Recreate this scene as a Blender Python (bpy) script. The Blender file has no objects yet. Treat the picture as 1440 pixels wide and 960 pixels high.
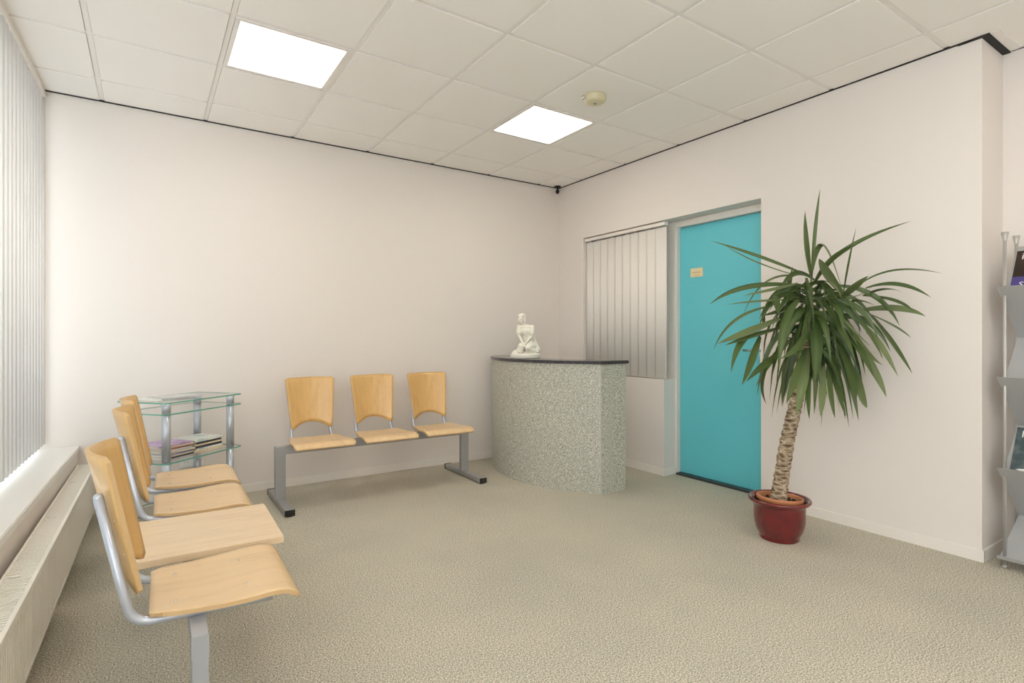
import bpy, bmesh, math, random
from mathutils import Vector, Matrix
PI = math.pi
S = bpy.context.scene
C = S.collection

# ---------------------------------------------------------------- camera, world, exposure
EYE = 1.174
YAW = 0.5867
FPX = 768.5
cam_d = bpy.data.cameras.new('camera')
cam = bpy.data.objects.new('camera', cam_d); C.objects.link(cam)
cam.location = (0, 0, EYE); cam.rotation_euler = (PI/2, 0, -YAW)
cam_d.sensor_width = 36; cam_d.lens = FPX*36/1440
cam_d.shift_x = 0.0009; cam_d.shift_y = -0.00486
cam_d.clip_start = 0.02
S.camera = cam
PANEL_STRENGTH = 10.5
SKY_STRENGTH = 5.6
S.view_settings.view_transform = 'Standard'; S.view_settings.look = 'None'
S.view_settings.gamma = 1; S.view_settings.use_curve_mapping = False
S.view_settings.exposure = 0.08
w = bpy.data.worlds.new('daylight'); S.world = w; w.use_nodes = True
bg = w.node_tree.nodes['Background']
bg.inputs[0].default_value = (0.86, 0.93, 1.0, 1); bg.inputs[1].default_value = SKY_STRENGTH
S.cycles.max_bounces = 12; S.cycles.diffuse_bounces = 8; S.cycles.transparent_max_bounces = 16

# ---------------------------------------------------------------- materials
def mat(name, col, rough=0.6, metal=0.0, spec=0.5, coat=0.0):
    m = bpy.data.materials.new(name); m.use_nodes = True
    b = m.node_tree.nodes['Principled BSDF']
    b.inputs['Base Color'].default_value = (*col, 1); b.inputs['Roughness'].default_value = rough
    b.inputs['Metallic'].default_value = metal; b.inputs['Specular IOR Level'].default_value = spec
    b.inputs['Coat Weight'].default_value = coat; b.inputs['Coat Roughness'].default_value = 0.15
    return m
def nd(m, t, **kw):
    n = m.node_tree.nodes.new(t)
    for k, v in kw.items():
        if k in n.inputs.keys(): n.inputs[k].default_value = v
        else: setattr(n, k, v)
    return n
def lk(m, a, b): m.node_tree.links.new(a, b)
def bsdf(m): return m.node_tree.nodes['Principled BSDF']
def coords(m, scale=(1, 1, 1), kind='Object', rot=(0, 0, 0)):
    t = nd(m, 'ShaderNodeTexCoord'); mp = nd(m, 'ShaderNodeMapping')
    mp.inputs['Scale'].default_value = scale; mp.inputs['Rotation'].default_value = rot
    lk(m, t.outputs[kind], mp.inputs[0]); return mp.outputs[0]
def ramp(m, fac, stops):
    r = nd(m, 'ShaderNodeValToRGB')
    while len(r.color_ramp.elements) < len(stops): r.color_ramp.elements.new(0.5)
    for e, (p, c) in zip(r.color_ramp.elements, stops):
        e.position = p; e.color = (*c, 1)
    lk(m, fac, r.inputs[0]); return r.outputs[0]
def bump(m, h, strength=0.2, dist=0.002):
    b = nd(m, 'ShaderNodeBump'); b.inputs['Strength'].default_value = strength; b.inputs['Distance'].default_value = dist
    lk(m, h, b.inputs['Height']); lk(m, b.outputs[0], bsdf(m).inputs['Normal'])
def noise(m, vec, scale, detail=2, rough=0.5):
    n = nd(m, 'ShaderNodeTexNoise'); n.inputs['Scale'].default_value = scale; n.inputs['Detail'].default_value = detail
    n.inputs['Roughness'].default_value = rough; lk(m, vec, n.inputs['Vector']); return n.outputs[0]

WHITE = (0.765, 0.712, 0.668)
M_wall = mat('painted_wallpaper', WHITE, 0.85, spec=0.25)
bump(M_wall, noise(M_wall, coords(M_wall), 170, 3), 0.25, 0.0015)
M_trim = mat('white_paint', (0.80, 0.755, 0.70), 0.45)
M_tile = mat('ceiling_tile', (0.89, 0.865, 0.835), 0.95, spec=0.1)
bump(M_tile, noise(M_tile, coords(M_tile), 400, 2), 0.15, 0.001)
M_grid = mat('ceiling_grid', (0.83, 0.80, 0.77), 0.5)
M_black = mat('black_shadow_profile', (0.012, 0.011, 0.010), 0.7)
# carpet: looped grey green pile
M_carpet = mat('looped_carpet', (0.3, 0.28, 0.2), 0.97, spec=0.05)
cv = coords(M_carpet)
n1 = noise(M_carpet, cv, 175, 2, 0.8)
c1 = ramp(M_carpet, n1, [(0.34, (0.14, 0.135, 0.105)), (0.44, (0.39, 0.368, 0.30)), (0.54, (0.54, 0.506, 0.42)), (0.66, (0.86, 0.81, 0.70))])
n2 = noise(M_carpet, cv, 1.6, 4, 0.6)
c2 = ramp(M_carpet, n2, [(0.3, (0.93, 0.93, 0.93)), (0.7, (1.06, 1.04, 1.02))])
mx = nd(M_carpet, 'ShaderNodeMix', data_type='RGBA', blend_type='MULTIPLY'); mx.inputs[0].default_value = 1
lk(M_carpet, c1, mx.inputs[6]); lk(M_carpet, c2, mx.inputs[7]); lk(M_carpet, mx.outputs[2], bsdf(M_carpet).inputs['Base Color'])
bump(M_carpet, n1, 0.3, 0.003)
# desk cladding: speckled laminate
M_speck = mat('speckled_laminate', (0.3, 0.3, 0.24), 0.55)
sv = coords(M_speck)
s1 = noise(M_speck, sv, 130, 2, 0.7)
lk(M_speck, ramp(M_speck, s1, [(0.34, (0.19, 0.20, 0.165)), (0.45, (0.40, 0.405, 0.345)), (0.56, (0.53, 0.52, 0.45)), (0.68, (0.80, 0.77, 0.68))]), bsdf(M_speck).inputs['Base Color'])
# granite desk top
M_granite = mat('dark_polished_granite', (0.03, 0.03, 0.035), 0.12, spec=0.6)
g1 = noise(M_granite, coords(M_granite), 160, 3, 0.7)
lk(M_granite, ramp(M_granite, g1, [(0.45, (0.018, 0.017, 0.022)), (0.6, (0.06, 0.055, 0.065)), (0.72, (0.22, 0.20, 0.22))]), bsdf(M_granite).inputs['Base Color'])
def wood(name, a, b, axis, rough=0.33):
    m = mat(name, a, rough, spec=0.5, coat=0.25)
    sc = [9, 9, 9]; sc[axis] = 0.9
    v = coords(m, tuple(sc))
    n = noise(m, v, 3.0, 5, 0.62)
    n2 = noise(m, coords(m, tuple(x*9 for x in sc)), 3.0, 2, 0.5)
    mixn = nd(m, 'ShaderNodeMath', operation='MULTIPLY_ADD'); mixn.inputs[1].default_value = 0.35
    lk(m, n2, mixn.inputs[0]); lk(m, n, mixn.inputs[2])
    lk(m, ramp(m, mixn.outputs[0], [(0.45, b), (0.62, a), (0.85, tuple(min(1, x*1.07) for x in a))]), bsdf(m).inputs['Base Color'])
    return m
M_ply_back = wood('beech_plywood_back', (0.66, 0.41, 0.155), (0.57, 0.33, 0.11), 2)
M_ply_seat = wood('beech_plywood_seat', (0.72, 0.51, 0.28), (0.64, 0.43, 0.21), 1)
M_table = wood('beech_laminate', (0.74, 0.56, 0.36), (0.66, 0.47, 0.28), 1, 0.4)
M_ply_edge = mat('plywood_edge', (0.60, 0.40, 0.20), 0.6)
M_steel = mat('silver_grey_powder_coat', (0.42, 0.43, 0.46), 0.38, metal=0.35)
M_dsteel = mat('grey_powder_coat', (0.36, 0.36, 0.365), 0.42, metal=0.3)
M_tube = mat('silver_tube', (0.50, 0.53, 0.59), 0.28, metal=0.45)
M_chrome = mat('chrome', (0.75, 0.75, 0.75), 0.15, metal=1)
M_rubber = mat('black_plastic', (0.015, 0.015, 0.015), 0.5)
M_rad = mat('cream_radiator_enamel', (0.80, 0.76, 0.68), 0.35)
M_sill = mat('pale_stone_sill', (0.80, 0.78, 0.74), 0.3)
M_slot = mat('dark_slot', (0.05, 0.05, 0.05), 0.8)
# blinds: fabric that lets daylight glow through
def fabric(name, col, tr):
    m = bpy.data.materials.new(name); m.use_nodes = True; nt = m.node_tree
    b = nt.nodes['Principled BSDF']; b.inputs['Base Color'].default_value = (*col, 1); b.inputs['Roughness'].default_value = 0.8
    t = nt.nodes.new('ShaderNodeBsdfTranslucent'); t.inputs[0].default_value = (*col, 1)
    x = nt.nodes.new('ShaderNodeMixShader'); x.inputs[0].default_value = tr
    nt.links.new(b.outputs[0], x.inputs[1]); nt.links.new(t.outputs[0], x.inputs[2])
    nt.links.new(x.outputs[0], nt.nodes['Material Output'].inputs[0]); return m
M_blind = fabric('white_blind_fabric', (0.90, 0.89, 0.88), 0.4)
M_blind2 = mat('grey_blind_fabric', (0.80, 0.765, 0.72), 0.85, spec=0.2)
def glass(name, col, amt=0.9):
    m = bpy.data.materials.new(name); m.use_nodes = True; nt = m.node_tree
    nt.nodes.remove(nt.nodes['Principled BSDF'])
    t = nt.nodes.new('ShaderNodeBsdfTransparent'); t.inputs[0].default_value = (*col, 1)
    g = nt.nodes.new('ShaderNodeBsdfGlossy'); g.inputs['Roughness'].default_value = 0.03
    fr = nt.nodes.new('ShaderNodeFresnel'); fr.inputs[0].default_value = 1.45
    x = nt.nodes.new('ShaderNodeMixShader')
    ge = nt.nodes.new('ShaderNodeNewGeometry'); sb_ = nt.nodes.new('ShaderNodeMath'); sb_.operation = 'SUBTRACT'; sb_.inputs[0].default_value = 1
    mu = nt.nodes.new('ShaderNodeMath'); mu.operation = 'MULTIPLY'; nt.links.new(ge.outputs['Backfacing'], sb_.inputs[1])
    nt.links.new(fr.outputs[0], mu.inputs[0]); nt.links.new(sb_.outputs[0], mu.inputs[1]); nt.links.new(mu.outputs[0], x.inputs[0]); nt.links.new(t.outputs[0], x.inputs[1]); nt.links.new(g.outputs[0], x.inputs[2])
    nt.links.new(x.outputs[0], nt.nodes['Material Output'].inputs[0]); return m
M_glass = glass('clear_glass', (0.985, 0.995, 0.99))
M_pane = glass('window_glass', (0.97, 0.985, 0.98))
M_gedge = mat('green_glass_edge', (0.14, 0.38, 0.30), 0.2)
M_door = mat('turquoise_paint', (0.13, 0.56, 0.64), 0.42, spec=0.45)
M_cream = mat('cream_plastic', (0.66, 0.60, 0.40), 0.4)
M_plate = mat('cream_nameplate', (0.78, 0.68, 0.42), 0.4)
M_orange = mat('orange_print', (0.62, 0.28, 0.10), 0.6)
M_soil = mat('potting_soil', (0.05, 0.032, 0.02), 1.0)
bump(M_soil, noise(M_soil, coords(M_soil), 90, 4), 1.0, 0.02)
M_terra = mat('terracotta', (0.50, 0.20, 0.085), 0.55)
M_redpot = mat('dark_red_glaze', (0.20, 0.010, 0.014), 0.22, coat=0.6)
lk(M_redpot, ramp(M_redpot, noise(M_redpot, coords(M_redpot), 9, 3), [(0.35, (0.105, 0.005, 0.008)), (0.7, (0.19, 0.010, 0.013))]), bsdf(M_redpot).inputs['Base Color'])
M_statue = mat('ivory_glazed_plaster', (0.80, 0.77, 0.68), 0.35)
M_socket = mat('white_plastic', (0.80, 0.80, 0.78), 0.35)
M_doorsill = mat('black_rubber_threshold', (0.035, 0.04, 0.04), 0.4)
M_pole = mat('satin_steel_pole', (0.50, 0.48, 0.45), 0.4, metal=0.4)
M_rack = mat('silver_sheet_metal', (0.44, 0.445, 0.45), 0.42, metal=0.4)
M_paper = mat('paper_edges', (0.66, 0.61, 0.52), 0.8)
lk(M_paper, ramp(M_paper, noise(M_paper, coords(M_paper, (1, 1, 60)), 8, 2), [(0.35, (0.45, 0.40, 0.33)), (0.65, (0.78, 0.73, 0.64))]), bsdf(M_paper).inputs['Base Color'])
# yucca
M_leaf = mat('yucca_leaf', (0.07, 0.14, 0.03), 0.42, spec=0.5)
lv = coords(M_leaf, kind='UV')
vc = nd(M_leaf, 'ShaderNodeVertexColor'); vc.layer_name = 'tone'
wv = nd(M_leaf, 'ShaderNodeTexWave', bands_direction='Y'); wv.inputs['Scale'].default_value = 3.0; wv.inputs['Distortion'].default_value = 0.3
lk(M_leaf, lv, wv.inputs['Vector'])
lc = ramp(M_leaf, vc.outputs[0], [(0.0, (0.038, 0.070, 0.014)), (0.5, (0.075, 0.120, 0.030)), (1.0, (0.165, 0.205, 0.085))])
lw = ramp(M_leaf, wv.outputs[0], [(0.0, (0.88, 0.88, 0.88)), (1.0, (1.1, 1.1, 1.1))])
mx = nd(M_leaf, 'ShaderNodeMix', data_type='RGBA', blend_type='MULTIPLY'); mx.inputs[0].default_value = 1
lk(M_leaf, lc, mx.inputs[6]); lk(M_leaf, lw, mx.inputs[7]); lk(M_leaf, mx.outputs[2], bsdf(M_leaf).inputs['Base Color'])
M_bark = mat('yucca_bark', (0.3, 0.22, 0.14), 0.9)
bv = coords(M_bark, (1, 1, 3.2))
b1 = noise(M_bark, bv, 22, 5, 0.7)
vb = nd(M_bark, 'ShaderNodeTexVoronoi', feature='DISTANCE_TO_EDGE'); vb.inputs['Scale'].default_value = 16; lk(M_bark, bv, vb.inputs['Vector'])
ma = nd(M_bark, 'ShaderNodeMath', operation='MULTIPLY_ADD'); ma.inputs[1].default_value = -1.4; lk(M_bark, vb.outputs[0], ma.inputs[0]); lk(M_bark, b1, ma.inputs[2])
lk(M_bark, ramp(M_bark, ma.outputs[0], [(0.0, (0.10, 0.065, 0.04)), (0.25, (0.24, 0.17, 0.10)), (0.45, (0.42, 0.33, 0.23)), (0.62, (0.62, 0.54, 0.42))]), bsdf(M_bark).inputs['Base Color'])
bump(M_bark, ma.outputs[0], 0.6, 0.01)

# ---------------------------------------------------------------- mesh helpers
class MB:
    """collects shapes; build() links them as one mesh object"""
    def __init__(s): s.bm = bmesh.new()
    def _add(s, t, mi=0, smooth=False):
        for f in t.faces: f.material_index = mi; f.smooth = smooth
        me = bpy.data.meshes.new('t'); t.to_mesh(me); t.free(); s.bm.from_mesh(me); bpy.data.meshes.remove(me); return s
    def box(s, a, b, bev=0.0, mi=0, M=None, seg=2, smooth=False):
        t = bmesh.new(); bmesh.ops.create_cube(t, size=1)
        a = Vector(a); b = Vector(b); c = (a+b)/2; d = b-a
        for v in t.verts: v.co = Vector((v.co.x*d.x, v.co.y*d.y, v.co.z*d.z))+c
        if bev: bmesh.ops.bevel(t, geom=t.edges[:], offset=bev, segments=seg, affect='EDGES', profile=0.6)
        if M: bmesh.ops.transform(t, matrix=M, verts=t.verts)
        return s._add(t, mi, smooth)
    def prism(s, pts, z0, z1, bev=0, mi=0, M=None, side_mi=None):
        t = bmesh.new()
        lo = [t.verts.new((x, y, z0)) for x, y in pts]; hi = [t.verts.new((x, y, z1)) for x, y in pts]
        n = len(pts); caps = [t.faces.new(lo[::-1]), t.faces.new(hi)]
        for i in range(n): t.faces.new((lo[i], lo[(i+1) % n], hi[(i+1) % n], hi[i]))
        bmesh.ops.recalc_face_normals(t, faces=t.faces)
        if bev:
            ed = [e for e in t.edges if any(f in caps for f in e.link_faces)]
            bmesh.ops.bevel(t, geom=ed, offset=bev, segments=2, affect='EDGES')
        if M: bmesh.ops.transform(t, matrix=M, verts=t.verts)
        for f in t.faces: f.material_index = mi
        me = bpy.data.meshes.new('t')
        if side_mi is not None:
            for f in t.faces:
                f.material_index = side_mi if abs(f.normal.z) < 0.5 else mi
        t.to_mesh(me); t.free(); s.bm.from_mesh(me); bpy.data.meshes.remove(me); return s
    def lathe(s, prof, c=(0, 0, 0), n=40, mi=0, M=None, sx=1, sy=1):
        t = bmesh.new(); rings = []
        for r, z in prof:
            if r < 1e-6: rings.append([t.verts.new((c[0], c[1], c[2]+z))])
            else: rings.append([t.verts.new((c[0]+sx*r*math.cos(2*PI*k/n), c[1]+sy*r*math.sin(2*PI*k/n), c[2]+z)) for k in range(n)])
        for A, B in zip(rings, rings[1:]):
            if len(A) == 1 and len(B) == 1: continue
            for k in range(n):
                k2 = (k+1) % n
                if len(A) == 1: t.faces.new((A[0], B[k2], B[k]))
                elif len(B) == 1: t.faces.new((A[k], A[k2], B[0]))
                else: t.faces.new((A[k], A[k2], B[k2], B[k]))
        bmesh.ops.recalc_face_normals(t, faces=t.faces)
        if M: bmesh.ops.transform(t, matrix=M, verts=t.verts)
        return s._add(t, mi, True)
    def tube(s, pts, r, n=12, mi=0, cap=True, radii=None):
        pts = [Vector(p) for p in pts]; t = bmesh.new(); rings = []
        up = Vector((0, 0, 1)); prev = None
        for i, p in enumerate(pts):
            d = (pts[min(i+1, len(pts)-1)]-pts[max(i-1, 0)]).normalized()
            if prev is None:
                a = d.cross(up if abs(d.z) < 0.95 else Vector((1, 0, 0))).normalized()
            else: a = (prev-d*prev.dot(d)).normalized()
            prev = a; b = d.cross(a); rr = radii[i] if radii else r
            rings.append([t.verts.new(p+a*rr*math.cos(2*PI*k/n)+b*rr*math.sin(2*PI*k/n)) for k in range(n)])
        for A, B in zip(rings, rings[1:]):
            for k in range(n): t.faces.new((A[k], A[(k+1) % n], B[(k+1) % n], B[k]))
        if cap: t.faces.new(rings[0][::-1]); t.faces.new(rings[-1])
        bmesh.ops.recalc_face_normals(t, faces=t.faces)
        return s._add(t, mi, True)
    def ellipsoid(s, c, r, mi=0, M=None, u=20, v=14):
        t = bmesh.new(); bmesh.ops.create_uvsphere(t, u_segments=u, v_segments=v, radius=1)
        mm = Matrix.Translation(c) @ (M if M else Matrix.Identity(4)) @ Matrix.Diagonal((*r, 1))
        bmesh.ops.transform(t, matrix=mm, verts=t.verts); return s._add(t, mi, True)
    def build(s, name, mats, parent=None, auto=True):
        me = bpy.data.meshes.new(name); s.bm.to_mesh(me); s.bm.free()
        for m in (mats if isinstance(mats, (list, tuple)) else [mats]): me.materials.append(m)
        o = bpy.data.objects.new(name, me); C.objects.link(o)
        if parent: o.parent = parent
        return o
def thing(name, label, cat, loc=(0, 0, 0), rz=0, group=None):
    o = bpy.data.objects.new(name, None); C.objects.link(o); o.location = loc; o.rotation_euler = (0, 0, rz)
    o.empty_display_size = 0.1
    return tag(o, label, cat, group)
def tag(o, label, cat, group=None):
    o['label'] = label; o['category'] = cat
    if group: o['group'] = group
    return o
def struct(o, label=None):
    o['kind'] = 'structure'
    if label: o['label'] = label
    return o
def arc_pts(c, r, a0, a1, n): return [(c[0]+r*math.cos(a0+(a1-a0)*k/n), c[1]+r*math.sin(a0+(a1-a0)*k/n)) for k in range(n+1)]
def rounded_path(pts, rad, n=6):
    """polyline with rounded corners (3d)"""
    P = [Vector(p) for p in pts]; out = [P[0]]
    for i in range(1, len(P)-1):
        a = (P[i-1]-P[i]); b = (P[i+1]-P[i]); r = min(rad, a.length*0.49, b.length*0.49)
        A = P[i]+a.normalized()*r; B = P[i]+b.normalized()*r
        for k in range(n+1):
            t = k/n; out.append(A*(1-t)**2+P[i]*2*t*(1-t)+B*t*t)
    out.append(P[-1]); return out
def sheet_solid(fn, nu, nv, th, mi_edge=None, flip=1):
    """solid sheet from fn(u,v)->Vector; thickness th along the normal"""
    t = bmesh.new(); P = [[fn(i/nu, j/nv) for j in range(nv+1)] for i in range(nu+1)]
    top = []; bot = []
    for i in range(nu+1):
        ra = []; rb = []
        for j in range(nv+1):
            du = P[min(i+1, nu)][j]-P[max(i-1, 0)][j]; dv = P[i][min(j+1, nv)]-P[i][max(j-1, 0)]
            n = du.cross(dv).normalized()*flip
            ra.append(t.verts.new(P[i][j])); rb.append(t.verts.new(P[i][j]-n*th))
        top.append(ra); bot.append(rb)
    for i in range(nu):
        for j in range(nv):
            f = t.faces.new((top[i][j], top[i+1][j], top[i+1][j+1], top[i][j+1])); f.smooth = True
            f = t.faces.new((bot[i][j], bot[i][j+1], bot[i+1][j+1], bot[i+1][j])); f.smooth = True
    def q(a, b, c, d):
        f = t.faces.new((a, b, c, d)); f.material_index = mi_edge or 0
    for i in range(nu):
        q(top[i][0], bot[i][0], bot[i+1][0], top[i+1][0]); q(top[i+1][nv], bot[i+1][nv], bot[i][nv], top[i][nv])
    for j in range(nv):
        q(top[0][j+1], bot[0][j+1], bot[0][j], top[0][j]); q(top[nu][j], bot[nu][j], bot[nu][j+1], top[nu][j+1])
    bmesh.ops.recalc_face_normals(t, faces=t.faces)
    return t
def from_bm(t, name, mats, parent=None):
    b = MB(); me = bpy.data.meshes.new('t'); t.to_mesh(me); t.free(); b.bm.from_mesh(me); bpy.data.meshes.remove(me)
    return b.build(name, mats, parent)
def text_mesh(s, size, name, m, parent, M, ext=0.0005):
    cu = bpy.data.curves.new('t', 'FONT'); cu.body = s; cu.size = size; cu.extrude = ext; cu.resolution_u = 2
    o = bpy.data.objects.new('t', cu); C.objects.link(o)
    me = bpy.data.meshes.new_from_object(o.evaluated_get(bpy.context.evaluated_depsgraph_get()))
    bpy.data.objects.remove(o); me.transform(M); me.materials.clear(); me.materials.append(m)
    r = bpy.data.objects.new(name, me); C.objects.link(r); r.parent = parent; return r

# ---------------------------------------------------------------- room shell
XR = 3.62; YB = 4.535; H = 2.739; XA = 3.94; YP = 1.013; YREAR = -3.0
WS = 0.02                      # the window wall is not quite square to the room
def wx(x, y): return x-WS*(YB-y)       # x of a line along the window wall
XW = -0.583
fl = MB(); fl.box((-1.1, YREAR-0.1, -0.05), (4.15, YB+0.12, 0)); struct(fl.build('floor', M_carpet), 'grey green looped carpet floor')
b = MB(); b.box((-0.95, YB, 0), (XR+0.4, YB+0.12, H-0.006)); struct(b.build('wall_back', M_wall), 'white back wall with fine wallpaper texture')
b = MB()
b.box((XR, 4.145, 0), (4.06, YB-0.0005, H-0.006)); b.box((XR, 2.245, 2.155), (4.06, 4.145, H-0.006))
b.box((XR, 3.12, 0), (3.76, 4.145, 0.81)); b.box((XR, YP, 0), (4.06, 2.245, H-0.006))
b.box((3.86, 2.245, 0), (4.06, 4.145, 2.155))  # unseen backing behind door and internal window, added to keep daylight from leaking in
struct(b.build('wall_right', M_wall), 'white wall with the turquoise door and the recessed blind')
b = MB(); b.box((XA, YREAR, 0), (4.06, YP-0.0005, H-0.006)); struct(b.build('wall_alcove', M_wall), 'set back stretch of white wall behind the magazine rack')
b = MB(); b.box((-1.0, YREAR-0.1, 0), (4.06, YREAR, H)); struct(b.build('wall_rear', M_wall))
# window wall: parapet below, lintel above
Mw = Matrix.Translation((XW, YB, 0)) @ Matrix.Rotation(-WS, 4, 'Z')      # local: x outwards(-), y along the wall (negative = towards camera)
b = MB(); b.prism([(-0.20, 0), (-0.20, -7.6), (0.115, -7.6), (0.207, 0)], 0, 0.42, M=Mw); b.box((-0.20, -7.6, 2.70), (-0.10, 0, H), M=Mw)
b.box((-0.20, -7.6, 0.4), (-0.10, -7.2, H), M=Mw)
struct(b.build('wall_left', M_wall), 'parapet under the window')
b = MB(); b.prism([(-0.20, -0.001), (-0.20, -7.6), (0.122, -7.6), (0.213, -0.001)], 0.425, 0.463, bev=0.004, M=Mw)
struct(b.build('window_sill_1', M_sill), 'pale stone window sill')
o = bpy.data.objects['window_sill_1']; o.name = 'trim_1'
# window frame with panes
WIN = thing('window_1', 'tall window behind the white blinds', 'window'); del WIN['category']; struct(WIN)
fr = MB()
for yy in [-0.03, -1.6, -3.2, -4.8, -6.4]: fr.box((-0.17, yy-0.03, 0.463), (-0.11, yy+0.03, 2.70), bev=0.004, M=Mw)
fr.box((-0.17, -0.13, 0.463), (-0.11, 0, 2.70), bev=0.004, M=Mw); fr.box((-0.17, -7.2, 0.463), (-0.11, 0, 0.52), bev=0.004, M=Mw); fr.box((-0.17, -7.2, 2.64), (-0.11, 0, 2.70), bev=0.004, M=Mw)  # end jamb made extra wide to block daylight leaking past the blind
fr.build('window_frame', M_trim, WIN)
for k in range(4):
    g = MB(); g.box((-0.143, -1.57-1.6*k, 0.52), (-0.137, -0.06-1.6*k, 2.64), M=Mw); g.build('pane', M_pane, WIN)

# ceiling: lay-in tiles on a T grid
GX, GY = -0.2531, 4.1612
b = MB(); hw = 0.012
xs = [GX+0.6*i for i in range(-2, 8)]; ys = [GY-0.6*j for j in range(-1, 14)]
panels = [(1, 1), (4, 1), (1, 6), (4, 6), (1, 10), (4, 10)]  # the rows behind the viewer are unseen panels, added to even the light
for i in range(-2, 8):
    for j in range(-1, 13):
        if (i, j) in panels: continue
        x0, x1 = GX+0.6*i, GX+0.6*(i+1); y1, y0 = GY-0.6*j, GY-0.6*(j+1)
        x0 = max(x0+hw+0.002, -0.85); x1 = min(x1-hw-0.002, 4.05); y1 = min(y1-hw-0.002, YB); y0 = max(y0+hw+0.002, YREAR)
        if x1-x0 < 0.02 or y1-y0 < 0.02: continue
        b.box((x0, y0, H-0.001), (x1, y1, H+0.015), bev=0.0012, seg=1)
b.box((-1.1, YREAR-0.1, H+0.03), (4.06, YB+0.12, H+0.08))
for x in xs[1:]:
    if x < XR+0.3: b.box((x-hw, YREAR, H+0.004), (x+hw, YB-0.002, H+0.03), mi=1)
for y in ys[1:]:
    if YREAR < y < YB: b.box((-0.8, y-hw, H+0.0045), (4.0, y+hw, H+0.03), mi=1)
struct(b.build('ceiling', [M_tile, M_grid]), 'suspended ceiling of white tiles in a white grid')
b = MB(); b.box((-0.9, YB-0.014, H-0.006), (XR, YB+0.1, H+0.003)); struct(b.build('trim_2', M_black), 'black shadow gap above the back wall')
b = MB(); b.box((XR-0.012, YP-0.03, H-0.006), (XR+0.3, YB-0.014, H+0.003)); b.box((XR-0.012, YP-0.035, H-0.0105), (XA, YP+0.1, H+0.003))
b.box((XA-0.009, YREAR, H-0.006), (XA+0.1, YP-0.04, H+0.003)); struct(b.build('trim_3', M_black), 'black shadow gap above the right wall')
b = MB(); b.box((XR-0.012, YP-0.075, H-0.006), (XA-0.01, YP-0.035, H+0.004), bev=0.001)
b.box((XA-0.035, YREAR, H-0.004), (XA-0.009, YP-0.075, H+0.004))
struct(b.build('trim_4', M_grid), 'white ceiling edge profile round the wall corner')
# baseboards
b = MB(); b.box((wx(XW, YB)+0.33, YB-0.012, 0), (XR, YB, 0.062), bev=0.002); struct(b.build('baseboard_back', M_trim))
b = MB(); b.box((XR-0.012, YP-0.012, 0), (XR, 2.245, 0.062), bev=0.002); b.box((XR-0.012, YP-0.012, 0), (XA-0.012, YP, 0.062), bev=0.002)
b.box((XR-0.012, 3.108, 0), (XR, YB-0.012, 0.062), bev=0.002); b.box((XR, 3.108, 0), (3.759, 3.12, 0.062), bev=0.002)
struct(b.build('baseboard_right', M_trim))
b = MB(); b.box((XA-0.012, YREAR, 0), (XA, YP-0.012, 0.062), bev=0.002); struct(b.build('baseboard_alcove', M_trim))

# ---------------------------------------------------------------- door and internal window
D = thing('door_1', 'turquoise door with a small cream nameplate', 'door'); del D['category']; struct(D)
b = MB(); b.box((3.80, 2.262, 0.018), (3.84, 3.098, 2.098), bev=0.003); b.build('door_leaf', M_door, D)
b = MB(); b.box((3.76, 3.10, 0), (3.855, 3.235, 2.155), bev=0.003); b.box((3.76, 2.247, 2.102), (3.855, 3.10, 2.153), bev=0.003)
b.box((3.76, 2.2455, 0.0), (3.795, 2.258, 2.10)); b.build('door_frame', M_trim, D)
b = MB(); b.box((3.745, 2.2475, 0), (3.858, 3.099, 0.017), bev=0.003); b.build('threshold', M_doorsill, D)
np_ = MB(); np_.box((3.791, 2.865, 1.668), (3.7995, 2.985, 1.742), bev=0.002); npo = np_.build('nameplate', M_plate, D)
b = MB()
random.seed(4)
for zz, y0, y1, h in [(1.706, 2.885, 2.968, 0.007), (1.682, 2.895, 2.945, 0.004)]:
    y = y1
    while y > y0:
        ww = random.uniform(0.004, 0.007); b.box((3.7902, y-ww, zz-h/2), (3.7912, y, zz+h/2)); y -= ww+0.0025
b.build('printed_line', M_orange, npo)
hd = MB(); hd.box((3.793, 2.325, 0.93), (3.80, 2.365, 1.13), bev=0.003); pl = hd.build('handle_plate', M_chrome, D)
hd = MB(); hd.tube(rounded_path([(3.795, 2.345, 1.07), (3.742, 2.345, 1.07), (3.742, 2.465, 1.07)], 0.02), 0.0095); hd.lathe([(0, 0), (0.009, 0), (0.009, 0.008), (0, 0.008)], n=16, M=Matrix.Translation((3.793, 2.345, 0.97)) @ Matrix.Rotation(-PI/2, 4, 'Y'))
hd.build('door_handle', M_chrome, D)
W2 = thing('window_2', 'recessed internal window behind the grey blind', 'window'); del W2['category']; struct(W2)
b = MB(); b.box((3.765, 3.237, 0.81), (3.855, 3.28, 2.153)); b.box((3.765, 4.10, 0.81), (3.855, 4.143, 2.153)); b.box((3.765, 3.28, 0.811), (3.855, 4.10, 0.86)); b.box((3.765, 3.28, 2.10), (3.855, 4.10, 2.153)); b.build('window_frame', M_trim, W2)
b = MB(); b.box((3.80, 3.28, 0.86), (3.806, 4.10, 2.10)); b.build('pane', M_pane, W2)

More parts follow.
